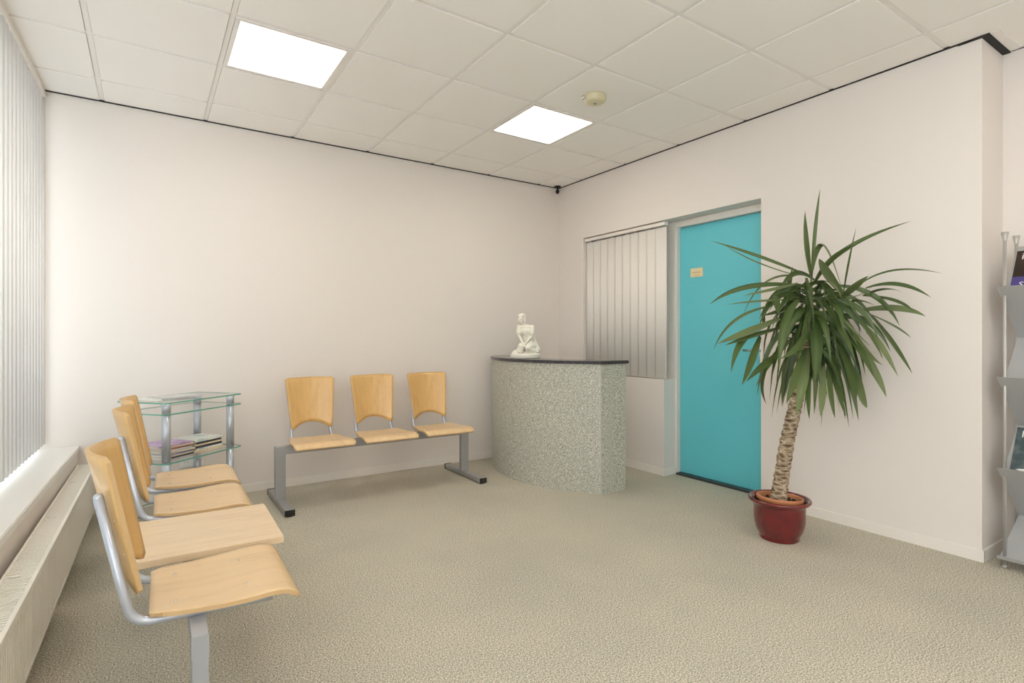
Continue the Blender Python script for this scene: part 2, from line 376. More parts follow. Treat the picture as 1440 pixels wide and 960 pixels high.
# ---------------------------------------------------------------- ceiling lamps
M_emit = bpy.data.materials.new('lit_diffuser'); M_emit.use_nodes = True
eb = bsdf(M_emit); eb.inputs['Emission Color'].default_value = (1.0, 0.905, 0.775, 1); eb.inputs['Emission Strength'].default_value = PANEL_STRENGTH
lamp_lab = {(1, 1): 'square lit ceiling light panel nearest the window blinds', (4, 1): 'square lit ceiling light panel beside the smoke detector'}
for (i, j) in panels:
    cx_, cy_ = GX+0.6*i+0.3, GY-0.6*j-0.3
    L = thing('ceiling_light_panel', lamp_lab.get((i, j), 'added square lit ceiling light panel, unseen behind the viewer'), 'ceiling light', (cx_, cy_, H), 0, 'light panels in the suspended ceiling')
    b = MB(); o_, i_ = 0.286, 0.262
    for a, c in [((-o_, -o_), (o_, -i_)), ((-o_, i_), (o_, o_)), ((-o_, -i_), (-i_, i_)), ((i_, -i_), (o_, i_))]: b.box((*a, -0.003), (*c, 0.03))
    b.build('frame', M_grid, L)
    b = MB(); b.box((-i_, -i_, 0.006), (i_, i_, 0.022)); b.build('diffuser', M_emit, L)
# smoke detector
T = thing('smoke_detector', 'round cream smoke detector on a ceiling tile', 'smoke detector', (2.42, 2.655, H-0.002), 0)
b = MB(); b.lathe([(0, 0), (0.071, 0), (0.074, -0.004), (0.074, -0.020), (0.069, -0.024), (0.068, -0.036), (0.055, -0.046), (0.02, -0.05), (0, -0.05)], n=48); b.build('housing', M_cream, T)
b = MB(); b.lathe([(0.005, -0.049), (0.012, -0.0505), (0.013, -0.053), (0.009, -0.054), (0, -0.0535)], n=20); b.build('sensor', M_dsteel, T)
b = MB(); b.tube([(-0.065, 0.010, -0.022), (-0.083, 0.013, -0.026)], 0.009, 12); b.ellipsoid((-0.088, 0.014, -0.026), (0.014, 0.014, 0.014), u=8, v=6)
b.build('indicator_lamp', M_chrome, T)
# corner sensor
T = thing('corner_sensor', 'tiny black fitting hanging in the far ceiling corner', 'sensor', (3.555, 4.475, H-0.001))
b = MB(); b.lathe([(0, 0), (0.035, 0), (0.035, -0.008), (0, -0.008)], n=24); b.build('mounting_disc', M_rubber, T)
b = MB(); b.tube([(0, 0, -0.006), (0, 0, -0.04)], 0.008); b.ellipsoid((0, 0, -0.055), (0.02, 0.02, 0.024)); b.build('sensor_head', M_rubber, T)

# ---------------------------------------------------------------- blinds
def vane_bm(w_, h_, ang, cup=0.006):
    n = 6
    def fn(u, v):
        s = (u-0.5)*w_; c = cup*(1-(2*u-1)**2)
        x = s*math.cos(ang)-c*math.sin(ang); y = s*math.sin(ang)+c*math.cos(ang)
        return Vector((x, y, -h_*v))
    return sheet_solid(fn, n, 1, 0.0008)
B1 = thing('vertical_blind', 'tall white vertical blind hanging in front of the left window', 'blind', (XW, YB, 0), -WS)
b = MB(); b.box((0.0, -4.4, 2.692), (0.045, -0.01, 2.725), bev=0.003); b.build('head_rail', M_trim, B1)
v0 = from_bm(vane_bm(0.116, 2.20, PI/2-0.30, 0.001), 'vane', M_blind, B1)
v0.location = (0.022, -0.054, 2.69)
k = 1
while 0.065+0.087*k < 4.3:
    v = v0.copy(); C.objects.link(v); v.parent = B1; v.location = (0.022, -0.065-0.087*k, 2.69); k += 1
B2 = thing('vertical_blind', 'pale grey vertical blind in the wall recess beside the turquoise door', 'blind', (3.66, 3.14, 0))
b = MB(); b.box((-0.022, 0.005, 2.118), (0.022, 1.0, 2.148), bev=0.002); b.build('head_rail', M_trim, B2)
b = MB(); b.box((-0.024, -0.012, 2.116), (0.024, 0.006, 2.150), bev=0.003); b.build('end_cap', M_socket, B2)
v0 = from_bm(vane_bm(0.124, 1.290, PI/2+0.06, 0.0015), 'vane', M_blind2, B2); v0.location = (0, 0.05, 2.106)
hk = MB(); hk.box((-0.004, -0.012, 0), (0.004, 0.012, 0.014)); hk.build('hook', M_dsteel, v0)
for k in range(1, 10):
    v = v0.copy(); C.objects.link(v); v.parent = B2; v.location = (0, 0.05+0.0985*k, 2.106)
    h = v0.children[0].copy(); C.objects.link(h); h.parent = v

# ---------------------------------------------------------------- radiator
R = thing('radiator', 'long low cream convector radiator with ribbed front under the window sill', 'radiator', (XW, YB, 0), -WS)
x0, x1, z0, z1, ya, yb = 0.212, 0.308, 0.085, 0.36, -4.4, -0.12
b = MB()
rib = 0.026; y = ya+0.01; t = bmesh.new(); prof = []
while y < yb-0.02:
    prof += [(y, x1-0.008), (y+0.003, x1-0.001), (y+0.018, x1-0.001), (y+0.021, x1-0.008)]; y += rib
lo = [t.verts.new((px, py, z0+0.012)) for py, px in prof]; hi = [t.verts.new((px, py, z1-0.025)) for py, px in prof]
for a in range(len(prof)-1): t.faces.new((lo[a], lo[a+1], hi[a+1], hi[a]))
bmesh.ops.recalc_face_normals(t, faces=t.faces)
b._add(t); b.box((x0+0.01, ya+0.006, z0+0.006), (x1-0.009, yb-0.006, z1-0.012)); b.build('ribbed_panel', M_rad, R)
b = MB(); b.box((x1-0.012, ya, z1-0.028), (x1+0.002, yb, z1), bev=0.003); b.box((x1-0.012, ya, z0), (x1+0.001, yb, z0+0.016), bev=0.002)
b.box((x0, ya, z1-0.02), (x0+0.010, yb, z1), bev=0.002); b.box((x0, yb-0.006, z0), (x1, yb, z1-0.002)); b.build('casing', M_rad, R)
b = MB(); y = ya
while y < yb-0.01: b.box((x0+0.009, y, z1-0.010), (x1-0.011, y+0.008, z1-0.003)); y += 0.017
b.box((x0+0.009, ya, z1-0.030), (x1-0.011, yb, z1-0.014), mi=1); b.build('top_grille', [M_rad, M_slot], R)
for yy in (-1.32, -2.05, -0.62):
    b = MB(); b.lathe([(0, 0), (0.016, 0), (0.016, 0.003), (0.006, 0.006), (0, 0.006)], c=((x0+x1)/2-0.012, yy, z1-0.003), n=16, sy=0.6); b.build('cover_clip', M_rad, R)
for yy in (-0.35, -2.3, -4.0):
    b = MB(); b.box((0.235, yy-0.02, 0), (0.27, yy+0.02, z0+0.01), bev=0.003); b.build('foot', M_rad, R)

# ---------------------------------------------------------------- beam seating
def BY(s, z): return 0.132+0.19*(z-0.49)+0.058*(1-abs(s)**1.8)*(0.75+0.25*(z-0.49)/0.375)
def backrest_bm():
    def fn(u, v):
        half = 0.150+0.030*v
        s = (2*u-1)
        arch = 0.045*max(0, 1-(abs(s)/0.86)**2.4) if v < 1 else 0
        cut = arch*(1-v)
        # clip outer corners
        cr = 0.012
        e = (1-abs(s))*half
        rc = 0
        if e < cr: rc = cr-math.sqrt(max(0, cr*cr-(cr-e)**2))
        zl = cut+rc*(1-v)**6 - rc*(v**6)
        z = 0.49+0.375*v+zl
        y = BY(s, z)
        return Vector((s*half, y, z))
    t = sheet_solid(fn, 22, 12, 0.011, 1, flip=-1)
    return t
def seat_bm():
    prof = [(0.112, 0.441), (0.10, 0.4425), (0.06, 0.440), (0.0, 0.438), (-0.07, 0.439), (-0.13, 0.443), (-0.175, 0.4455), (-0.205, 0.4455), (-0.228, 0.441), (-0.245, 0.433), (-0.257, 0.423), (-0.263, 0.414)]
    L = [0]
    for a, c in zip(prof, prof[1:]): L.append(L[-1]+math.hypot(c[0]-a[0], c[1]-a[1]))
    def at(d):
        d *= L[-1]
        for k in range(len(L)-1):
            if d <= L[k+1]+1e-9:
                f = (d-L[k])/(L[k+1]-L[k]); return prof[k][0]*(1-f)+prof[k+1][0]*f, prof[k][1]*(1-f)+prof[k+1][1]*f
        return prof[-1]
    def fn(u, v):
        s = 2*u-1
        half = 0.168+0.040*min(1, v/0.62)
        if v > 0.93: half -= 0.012*((v-0.93)/0.07)**2
        e = (1-abs(s))*half; cr = 0.022; rc = 0
        if e < cr: rc = cr-math.sqrt(max(0, cr*cr-(cr-e)**2))
        y, z = at(v)
        y -= rc*(1-v)**8
        return Vector((s*half, y, z-0.006*(1-s*s)*(1-v)))
    return sheet_solid(fn, 22, 26, 0.012, 1, flip=-1)
backrest_me = None
def bench(label, loc, rz, units, tone=M_steel, kind=('s', 's', 's')):
    T = thing('beam_seating_bench', label, 'bench', loc, rz, 'waiting room beam benches')
    n = len(units); sp = 0.48; Lb = 0.57+sp*(n-1)
    RR = lambda a, c, r_: sum([arc_pts((sx_*(a-r_), sy_*(c-r_)), r_, an, an+PI/2, 3) for sx_, sy_, an in ((1, 1, 0), (-1, 1, PI/2), (-1, -1, PI), (1, -1, 1.5*PI))], [])
    b = MB(); b.prism(RR(0.029, 0.02, 0.003), 0, Lb, M=Matrix.Translation((0, 0, 0.379)) @ Matrix(((0, 0, 1, 0), (0, 1, 0, 0), (-1, 0, 0, 0), (0, 0, 0, 1)))); b.build('beam', tone, T)
    for xx in (0.0, Lb-0.07):
        b = MB(); b.prism(RR(0.0347, 0.0197, 0.003), 0.04, 0.353, M=Matrix.Translation((xx+0.035, 0, 0))); lg = b.build('leg', tone, T)
        b = MB(); b.box((xx+0.004, -0.32, 0.008), (xx+0.066, 0.30, 0.044), bev=0.006); ft = b.build('foot_bar', tone, lg)
        for yy in (-0.323, 0.283):
            b = MB(); b.box((xx+0.003, yy, 0.004), (xx+0.067, yy+0.02 if yy > 0 else yy+0.006, 0.045), bev=0.003); b.box((xx+0.02, yy+0.004, 0), (xx+0.05, yy+0.03, 0.006)); b.build('end_cap', M_rubber, lg)
    for k, u in enumerate(units):
        cx_ = 0.285+sp*k
        if u == 't':
            b = MB(); b.box((cx_-0.232, -0.295, 0.418), (cx_+0.232, 0.165, 0.443), bev=0.0025); o = b.build('tabletop', M_table, T)
            b = MB(); b.box((cx_-0.06, -0.16, 0.408), (cx_+0.06, 0.10, 0.4185)); b.build('table_bracket', M_dsteel, T)
            continue
        o = from_bm(seat_bm(), 'seat', [M_ply_seat, M_ply_edge], T); o.location.x = cx_
        for sx in (-0.10, 0.10):
            for yy in (0.05, -0.13):
                b = MB(); b.lathe([(0, 0.0), (0.006, 0.0), (0.005, 0.002), (0, 0.0026)], c=(sx, yy, 0.4365 if yy > 0 else 0.4395), n=12); b.build('bolt', M_chrome, o)
        o = from_bm(backrest_bm(), 'backrest', [M_ply_back, M_ply_edge], T); o.location.x = cx_
        for sx in (-0.128, 0.128):
            for zz in (0.60, 0.69):
                half = 0.150+0.030*(zz-0.49)/0.375; s_ = sx/half
                yv = BY(s_, zz)
                b = MB(); b.lathe([(0, 0), (0.006, 0), (0.005, 0.002), (0, 0.0026)], n=12, M=Matrix.Translation((sx, yv-0.0005, zz)) @ Matrix.Rotation(PI/2+0.15, 4, 'X')); b.build('bolt', M_chrome, o)
        for sx in (-0.128, 0.128):
            b = MB()
            off = 0.0285
            p = [(cx_+sx*1.33, -0.19, 0.4185), (cx_+sx*1.16, 0.05, 0.4165), (cx_+sx*1.12, 0.150, 0.417), (cx_+sx, 0.2215, 0.757)]
            b.tube(rounded_path(p, 0.085, 10), 0.012, 14)
            b.ellipsoid((cx_+sx, 0.2215, 0.757), (0.012, 0.012, 0.012)); b.build('support_tube', M_tube, T)
    return T
bench('long silver beam bench with three beech seats against the back wall', (0.735, 4.075, 0), 0.0, 'sss', M_dsteel)
bench('beam bench by the window with three beech seats and a beech table top', (0.112, 1.605, 0), PI/2-0.018, 'stss', M_steel)

# ---------------------------------------------------------------- glass side unit
G = thing('glass_shelf_unit', 'low glass shelf unit with fat silver tube legs in the left corner', 'shelf unit', (0.085, 3.765, 0), math.radians(40))
shelves = [0.10, 0.425, 0.714, 0.781]
for z in shelves:
    pts = []
    for (cx_, cy_, a) in [(0.03, 0.03, PI), (0.57, 0.03, 1.5*PI), (0.57, 0.36, 0), (0.03, 0.36, PI/2)]: pts += arc_pts((cx_, cy_), 0.03, a, a+PI/2, 5)
    b = MB(); b.prism(pts, z-0.004, z+0.004, side_mi=1); b.build('glass_shelf', [M_glass, M_gedge], G)
for lx, ly in [(0.055, 0.055), (0.545, 0.055), (0.055, 0.335), (0.545, 0.335)]:
    b = MB(); zs = [0.0]+shelves
    for za, zb in zip(zs, zs[1:]): b.tube([(lx, ly, za+(0.0042 if za else 0.0)), (lx, ly, zb-0.0042)], 0.024, 28)
    lg = b.build('leg', M_tube, G)
    for z in shelves[:-1]:
        b = MB(); b.lathe([(0.0242, -0.007), (0.0262, -0.007), (0.0262, -0.0042), (0.0242, -0.0042)], c=(lx, ly, z), n=28); b.build('clamp_ring', M_chrome, lg)

# ---------------------------------------------------------------- magazines
def cover_mat(name, cols, scale=9, seed=0):
    m = mat(name, cols[0], 0.35, spec=0.4)
    v = coords(m); n = noise(m, v, scale, 3, 0.6)
    st = [(0.32+0.36*k/(max(1, len(cols)-1)), c) for k, c in enumerate(cols)]
    lk(m, ramp(m, n, st), bsdf(m).inputs['Base Color']); return m
cm = dict(purple=cover_mat('purple_cover', [(0.30, 0.18, 0.42), (0.52, 0.36, 0.62), (0.75, 0.45, 0.60)], 12),
          pale=cover_mat('pale_cover', [(0.55, 0.62, 0.60), (0.78, 0.78, 0.74), (0.35, 0.48, 0.45)], 10),
          cream=cover_mat('cream_cover', [(0.75, 0.68, 0.52), (0.60, 0.45, 0.30)], 10),
          dark=cover_mat('dark_cover', [(0.03, 0.03, 0.04), (0.10, 0.10, 0.14)], 10),
          red=cover_mat('red_cover', [(0.45, 0.08, 0.10), (0.65, 0.25, 0.2)], 10),
          blue=cover_mat('blue_cover', [(0.16, 0.20, 0.42), (0.35, 0.4, 0.6)], 10),
          grey=cover_mat('grey_cover', [(0.40, 0.42, 0.45), (0.62, 0.62, 0.62)], 10))
def magazine(loc, rz, th, cov, label, group, w_=0.21, l_=0.285, warp=0.0):
    T = thing('magazine', label, 'magazine', loc, rz, group)
    b = MB(); b.box((-w_/2+0.001, -l_/2+0.001, 0.0006), (w_/2-0.001, l_/2-0.001, th-0.0006)); b.build('pages', M_paper, T)
    b = MB(); b.box((-w_/2, -l_/2, th-0.0006), (w_/2, l_/2, th)); b.box((-w_/2, -l_/2, 0), (w_/2, l_/2, 0.0006)); b.box((-w_/2-0.001, -l_/2, 0), (-w_/2, l_/2, th)); b.build('cover', cm[cov], T)
def gpt(u, v, z):      # point on the glass unit
    a = math.radians(40); return (0.085+u*math.cos(a)-v*math.sin(a), 3.765+u*math.sin(a)+v*math.cos(a), z)
random.seed(11)
A40 = math.radians(40)
z = 0.4292
left = [('dark', 0.011), ('cream', 0.008), ('blue', 0.014), ('cream', 0.007), ('grey', 0.013), ('red', 0.009), ('cream', 0.012), ('purple', 0.008)]
where = ['lowest', 'second from the bottom', 'third from the bottom', 'fourth from the bottom', 'fourth from the top', 'third from the top', 'second from the top', 'topmost']
for k, (c, th) in enumerate(left):
    desc = 'magazine with a purple cover, topmost of the left stack on the glass shelf' if k == 7 else f'magazine in the left stack on the glass shelf, {where[k]}'
    magazine(gpt(0.174+random.uniform(-.007, .005), 0.20+random.uniform(-.012, .012), z), A40+PI/2+random.uniform(-.06, .06), th, c, desc, 'magazines in the left stack', 0.21, 0.225); z += th+0.0003
z = 0.4292
right = [('cream', 0.014), ('pale', 0.010), ('dark', 0.016), ('cream', 0.010), ('dark', 0.014), ('pale', 0.012)]
where = ['lowest', 'second from the bottom', 'third from the bottom', 'third from the top', 'second from the top', 'topmost']
for k, (c, th) in enumerate(right):
    desc = 'pale glossy magazine, topmost of the right stack on the glass shelf' if k == 5 else f'magazine in the right stack on the glass shelf, {where[k]}'
    magazine(gpt(0.408+random.uniform(-.004, .006), 0.20+random.uniform(-.012, .012), z), A40+PI/2+random.uniform(-.06, .06), th, c, desc, 'magazines in the right stack', 0.21, 0.215); z += th+0.0003
magazine(gpt(0.15, 0.235, 0.7852), A40+PI/2+0.25, 0.006, 'pale', 'thin pale magazine lying on the left of the glass table top', 'magazines on the glass table top', 0.20, 0.27)
magazine(gpt(0.25, 0.20, 0.7916), A40+PI/2-0.3, 0.005, 'grey', 'grey magazine lying across another on the glass table top', 'magazines on the glass table top', 0.19, 0.25)

# ---------------------------------------------------------------- wall socket
T = thing('wall_socket', 'white double wall socket low on the back wall behind the glass unit', 'socket', (0.262, YB, 0.281))
b = MB(); b.box((-0.075, -0.012, -0.04), (0.075, 0, 0.04), bev=0.004); b.build('faceplate', M_socket, T)
for sx in (-0.036, 0.036):
    b = MB(); Mx = Matrix.Translation((sx, -0.012, 0)) @ Matrix.Rotation(PI/2, 4, 'X')
    b.lathe([(0.022, 0), (0.024, 0.002), (0.026, 0.0)], n=28, M=Mx); b.lathe([(0, 0.0003), (0.0215, 0.0003)], n=28, mi=0, M=Mx)
    for dx in (-0.0095, 0.0095): b.lathe([(0, 0.0012), (0.003, 0.0012)], c=(dx, 0, 0), n=10, mi=1, M=Mx)
    b.build('socket_insert', [M_socket, M_slot], T)

# ---------------------------------------------------------------- reception counter
fp = [(2.81, 3.02), (2.505, 3.70), (2.835, YB-0.004)]
def circ(p, q, r):
    ax, ay = p; bx, by = q; cx_, cy_ = r
    d = 2*(ax*(by-cy_)+bx*(cy_-ay)+cx_*(ay-by))
    ux = ((ax*ax+ay*ay)*(by-cy_)+(bx*bx+by*by)*(cy_-ay)+(cx_*cx_+cy_*cy_)*(ay-by))/d
    uy = ((ax*ax+ay*ay)*(cx_-bx)+(bx*bx+by*by)*(ax-cx_)+(cx_*cx_+cy_*cy_)*(bx-ax))/d
    return ux, uy, math.hypot(ax-ux, ay-uy)
ux, uy, rr = circ(*fp)
a0 = math.atan2(fp[0][1]-uy, fp[0][0]-ux); a1 = math.atan2(fp[2][1]-uy, fp[2][0]-ux)
if a0 < 0: a0 += 2*PI
if a1 < 0: a1 += 2*PI
outer = arc_pts((ux, uy), rr, a0, a1, 40)
inn = [(x+0.248, y-0.012*(1-k/40)) for k, (x, y) in enumerate(outer)]
K = thing('reception_counter', 'curved speckled grey green reception counter with dark granite top', 'counter', (0, 0, 0))
b = MB(); b.prism(outer+inn[::-1], 0.0, 0.968); body = b.build('body', M_speck, K)
for f in body.data.polygons: f.use_smooth = False
b = MB(); p = outer[0]; b.box((p[0]-0.004, p[1]-0.004, 0.0), (p[0]+0.004, p[1]+0.004, 0.968), bev=0.002); q = inn[0]; b.build('corner_strip', mat('pale_edge_strip', (0.55, 0.54, 0.47), 0.5), K)
ux2 = arc_pts((ux, uy), rr+0.018, a0, a1, 40)
top_o = [(x, min(y, YB-0.003)) for x, y in ux2]; top_o[0] = (top_o[0][0]-0.002, 3.0)
top_i = [(x+0.012, min(y-0.02*(1-k/40), YB-0.003)) for k, (x, y) in enumerate(inn)]
b = MB(); b.prism(top_o+top_i[::-1], 0.968, 0.992, bev=0.0025); b.build('granite_top', M_granite, K)

# ---------------------------------------------------------------- statue
def remesh(mb, name, m, parent, vox=0.002, smooth=4):
    o = mb.build(name, m, parent)
    r = o.modifiers.new('r', 'REMESH'); r.mode = 'VOXEL'; r.voxel_size = vox; r.use_smooth_shade = True
    s = o.modifiers.new('s', 'SMOOTH'); s.iterations = smooth; s.factor = 0.5
    me = bpy.data.meshes.new_from_object(o.evaluated_get(bpy.context.evaluated_depsgraph_get()))
    o.modifiers.clear(); o.data = me
    for p in me.polygons: p.use_smooth = True
    if not me.materials: me.materials.append(m)
    return o
ST = thing('statue', 'ivory white statuette of a seated young woman on the granite counter top', 'statue', (2.672, 3.80, 0.9922), -YAW)
b = MB(); b.lathe([(0, 0), (0.122, 0), (0.126, 0.004), (0.126, 0.030), (0.122, 0.036), (0.115, 0.040), (0, 0.040)], n=56, sy=0.72)
random.seed(3)
for (x, y, z, rx, ry, rz_) in [(-0.058, 0.0, 0.040, 0.056, 0.058, 0.034), (0.02, 0.01, 0.042, 0.085, 0.062, 0.026), (0.07, 0.0, 0.035, 0.045, 0.05, 0.018), (-0.085, -0.01, 0.036, 0.03, 0.04, 0.012)]:
    b.ellipsoid((x, y, z), (rx, ry, rz_))
remesh(b, 'plinth', M_statue, ST, 0.0025, 2)
b = MB()
def limb(p, q, r0, r1, n=6):
    P = Vector(p); Q = Vector(q)
    for k in range(n+1):
        t = k/n; b.ellipsoid(P.lerp(Q, t), (r0+(r1-r0)*t,)*3, u=14, v=10)
    b.tube([P, Q], 0, 14, radii=[r0, r1])
# pelvis, torso, shoulders, neck: slight lean towards the left of the view
b.ellipsoid((0.040, 0.018, 0.098), (0.050, 0.042, 0.040))
b.ellipsoid((0.030, 0.012, 0.150), (0.036, 0.028, 0.045))
b.ellipsoid((0.012, 0.006, 0.215), (0.043, 0.030, 0.052))
b.ellipsoid((0.002, 0.004, 0.262), (0.050, 0.026, 0.024))
b.ellipsoid((-0.014, -0.018, 0.225), (0.016, 0.014, 0.016)); b.ellipsoid((0.024, -0.018, 0.225), (0.016, 0.014, 0.016))
limb((-0.008, 0.002, 0.270), (-0.018, -0.004, 0.308), 0.0165, 0.0135)
# head: skull, jaw, face turned to the left of the view
Hd = Matrix.Rotation(-0.45, 4, 'Z') @ Matrix.Rotation(0.12, 4, 'X')
hc = Vector((-0.030, -0.008, 0.334))
Hd = Hd @ Matrix.Scale(1.16, 4)
def hp(x, y, z): return hc+(Hd.to_3x3() @ Vector((x, y, z)))
b.ellipsoid(hp(0, 0.003, 0.006), (0.0245, 0.029, 0.028), M=Hd)
b.ellipsoid(hp(0, -0.010, -0.010), (0.0185, 0.019, 0.024), M=Hd)
b.ellipsoid(hp(0, -0.0175, -0.027), (0.009, 0.008, 0.007), M=Hd)            # chin
b.ellipsoid(hp(0, -0.0305, -0.006), (0.0036, 0.0055, 0.008), M=Hd)          # nose
b.ellipsoid(hp(0, -0.0285, -0.0175), (0.0065, 0.003, 0.0028), M=Hd)         # lips
for sx in (-1, 1):
    b.ellipsoid(hp(sx*0.009, -0.0245, 0.0065), (0.008, 0.0035, 0.0025), M=Hd)   # brow
    b.ellipsoid(hp(sx*0.012, -0.021, -0.010), (0.006, 0.006, 0.006), M=Hd)      # cheek
    b.ellipsoid(hp(sx*0.0245, 0.002, -0.004), (0.003, 0.006, 0.009), M=Hd)      # ear
# arms: sleeves to above the elbow, forearms down to hands joined over the knee
sl = Vector((-0.050, 0.002, 0.262)); sr = Vector((0.056, 0.002, 0.258))
el = Vector((-0.055, -0.016, 0.196)); er = Vector((0.052, -0.022, 0.186))
hl = Vector((-0.020, -0.062, 0.122)); hr = Vector((-0.006, -0.060, 0.118))
limb(sl, el, 0.0185, 0.0140); limb(el, hl, 0.0125, 0.0085)
limb(sr, er, 0.0190, 0.0140); limb(er, hr, 0.0130, 0.0085)
for (h, s_) in ((hl, 1), (hr, -1)):
    b.ellipsoid(h+Vector((0.004*s_, -0.002, -0.008)), (0.009, 0.0075, 0.0125))
    for f in range(4):
        a = h+Vector((0.007*s_-0.0045*(f-1.5)*s_, -0.006, -0.014)); m_ = a+Vector((0.004*s_, -0.007, -0.011+0.001*f)); e_ = m_+Vector((0.001*s_, 0.004, -0.011+0.0015*f))
        limb(a, m_, 0.0028, 0.0026, 3); limb(m_, e_, 0.0026, 0.0021, 3)
    limb(h+Vector((0.008*s_, -0.002, -0.006)), h+Vector((0.013*s_, -0.010, -0.016)), 0.0031, 0.0024, 3)
# thighs forward, left knee raised, right leg folded to the side
limb((0.020, 0.010, 0.098), (-0.038, -0.050, 0.100), 0.036, 0.026)
limb((-0.038, -0.050, 0.100), (-0.040, -0.042, 0.055), 0.024, 0.018)
limb((0.050, 0.008, 0.092), (0.020, -0.062, 0.083), 0.038, 0.026)
limb((0.020, -0.062, 0.075), (0.078, -0.030, 0.062), 0.022, 0.015)
limb((0.078, -0.030, 0.060), (0.098, -0.010, 0.056), 0.013, 0.010)
b.ellipsoid((0.102, -0.022, 0.052), (0.012, 0.022, 0.009))
b.ellipsoid((-0.050, -0.060, 0.050), (0.012, 0.020, 0.009))
fig = remesh(b, 'figure', M_statue, ST, 0.0017, 2)
# hair
b = MB(); b.ellipsoid(hp(0, 0.006, 0.012), (0.0272, 0.0300, 0.0265), M=Hd); b.ellipsoid(hp(0, 0.022, -0.010), (0.022, 0.014, 0.024), M=Hd)
for sx in (-1, 1):
    b.ellipsoid(hp(sx*0.024, 0.004, -0.014), (0.0085, 0.017, 0.024), M=Hd); b.ellipsoid(hp(sx*0.011, -0.010, 0.0225), (0.014, 0.014, 0.011), M=Hd)
b.ellipsoid(hp(0, 0.028, -0.016), (0.018, 0.011, 0.017), M=Hd)
for k in range(9):
    a = -1.2+2.4*k/8
    b.tube([hp(0.029*math.sin(a)*t_, -0.018+0.044*t_+0.006, 0.0275+0.013*math.cos(a)*(1-t_*t_)-0.012*t_) for t_ in (0.1, 0.4, 0.7, 1.0)], 0.0022, 6)
remesh(b, 'hair', M_statue, ST, 0.0016, 2)
# dress: short sleeves, bodice and skirt gathered over hips and lap with folds
b = MB()
b.ellipsoid((0.006, 0.004, 0.225), (0.052, 0.042, 0.044)); b.ellipsoid((0.003, 0.003, 0.262), (0.070, 0.029, 0.019)); b.ellipsoid((0.022, 0.012, 0.170), (0.045, 0.034, 0.055))
b.ellipsoid((0.002, 0.004, 0.255), (0.054, 0.027, 0.018))
limb(sl, sl.lerp(el, 0.72), 0.0225, 0.0245, 4); limb(sr, sr.lerp(er, 0.72), 0.0240, 0.0265, 4)
b.ellipsoid((0.045, 0.020, 0.100), (0.058, 0.046, 0.045))
limb((0.045, 0.004, 0.098), (0.022, -0.052, 0.088), 0.042, 0.029); limb((0.020, 0.006, 0.100), (-0.034, -0.044, 0.102), 0.039, 0.029)
limb((-0.034, -0.046, 0.098), (-0.046, -0.040, 0.060), 0.029, 0.031)
limb((0.070, 0.030, 0.150), (0.100, 0.020, 0.070), 0.020, 0.030); limb((0.060, 0.026, 0.22), (0.078, 0.034, 0.12), 0.012, 0.022)
limb((0.022, -0.05, 0.075), (0.072, -0.028, 0.062), 0.026, 0.022)
for k in range(8):
    t_ = k/7; x = 0.055-0.075*t_
    b.tube([(0.035+0.02*(1-t_), -0.020-0.008*t_, 0.145), (x, -0.046, 0.116), (x-0.004, -0.068+0.02*abs(t_-0.5), 0.096)], 0.0035, 8)
for k in range(6):
    x = -0.012+0.012*k
    b.tube([(x*0.8, -0.026, 0.205), (x*0.9+0.012, -0.019, 0.165), (x+0.02, -0.028, 0.135)], 0.0026, 8)
remesh(b, 'dress', M_statue, ST, 0.0018, 1)

# ---------------------------------------------------------------- yucca in a red pot
PX, PY = 3.07, 1.79
Y_ = thing('potted_yucca', 'tall leaning yucca plant in a dark red pot in front of the white wall', 'plant', (PX, PY, 0))
b = MB()
b.lathe([(0, 0.0), (0.104, 0.0), (0.108, 0.006), (0.106, 0.016), (0.112, 0.028), (0.128, 0.060), (0.137, 0.105), (0.139, 0.150), (0.139, 0.196), (0.146, 0.206),
         (0.160, 0.214), (0.168, 0.222), (0.169, 0.230), (0.165, 0.236), (0.157, 0.236), (0.148, 0.230), (0.140, 0.218), (0.132, 0.195), (0.130, 0.10), (0.10, 0.03), (0, 0.022)], n=72)
b.build('outer_pot', M_redpot, Y_)
Mt = Matrix.Translation((0.004, 0.0, 0.212)) @ Matrix.Rotation(0.07, 4, 'Y')
b = MB(); b.lathe([(0.085, -0.14), (0.112, 0.0), (0.125, 0.008), (0.127, 0.026), (0.124, 0.031), (0.117, 0.031), (0.112, 0.022), (0.108, -0.01)], n=64, M=Mt); ip = b.build('inner_pot', M_terra, Y_)
b = MB(); b.lathe([(0, 0.013), (0.03, 0.012), (0.08, 0.004), (0.109, 0.0), (0.1095, -0.012), (0, -0.012)], n=40, M=Mt)
random.seed(2)
for k in range(50):
    a = random.uniform(0, 2*PI); r = random.uniform(0.02, 0.10); b.ellipsoid(Mt @ Vector((r*math.cos(a), r*math.sin(a), 0.008)), (random.uniform(.005, .012),)*3, u=6, v=5)
b.build('soil', M_soil, Y_)
RV = Vector((math.cos(YAW), -math.sin(YAW), 0)); FV = Vector((math.sin(YAW), math.cos(YAW), 0)); D0 = 3.19
def vpt(px, py, dd=0.0):           # plant point from its bearing, height and distance, relative to the pot
    d = D0+dd; p = FV*d+RV*((px-718.7)/FPX*d)+Vector((0, 0, (473-py)/FPX*d+EYE)); return p-Vector((PX, PY, 0))
cl = [(1094, 706), (1099, 670), (1107, 620), (1116, 580), (1124, 545), (1131, 500), (1137, 458)]
t = bmesh.new(); rings = []; random.seed(8); N = 28; pathp = []
for a in range(len(cl)-1):
    for s_ in range(16):
        f = s_/16; pathp.append(vpt(cl[a][0]*(1-f)+cl[a+1][0]*f, cl[a][1]*(1-f)+cl[a+1][1]*f))
pathp.append(vpt(*cl[-1]))
pathp[0].z = 0.20
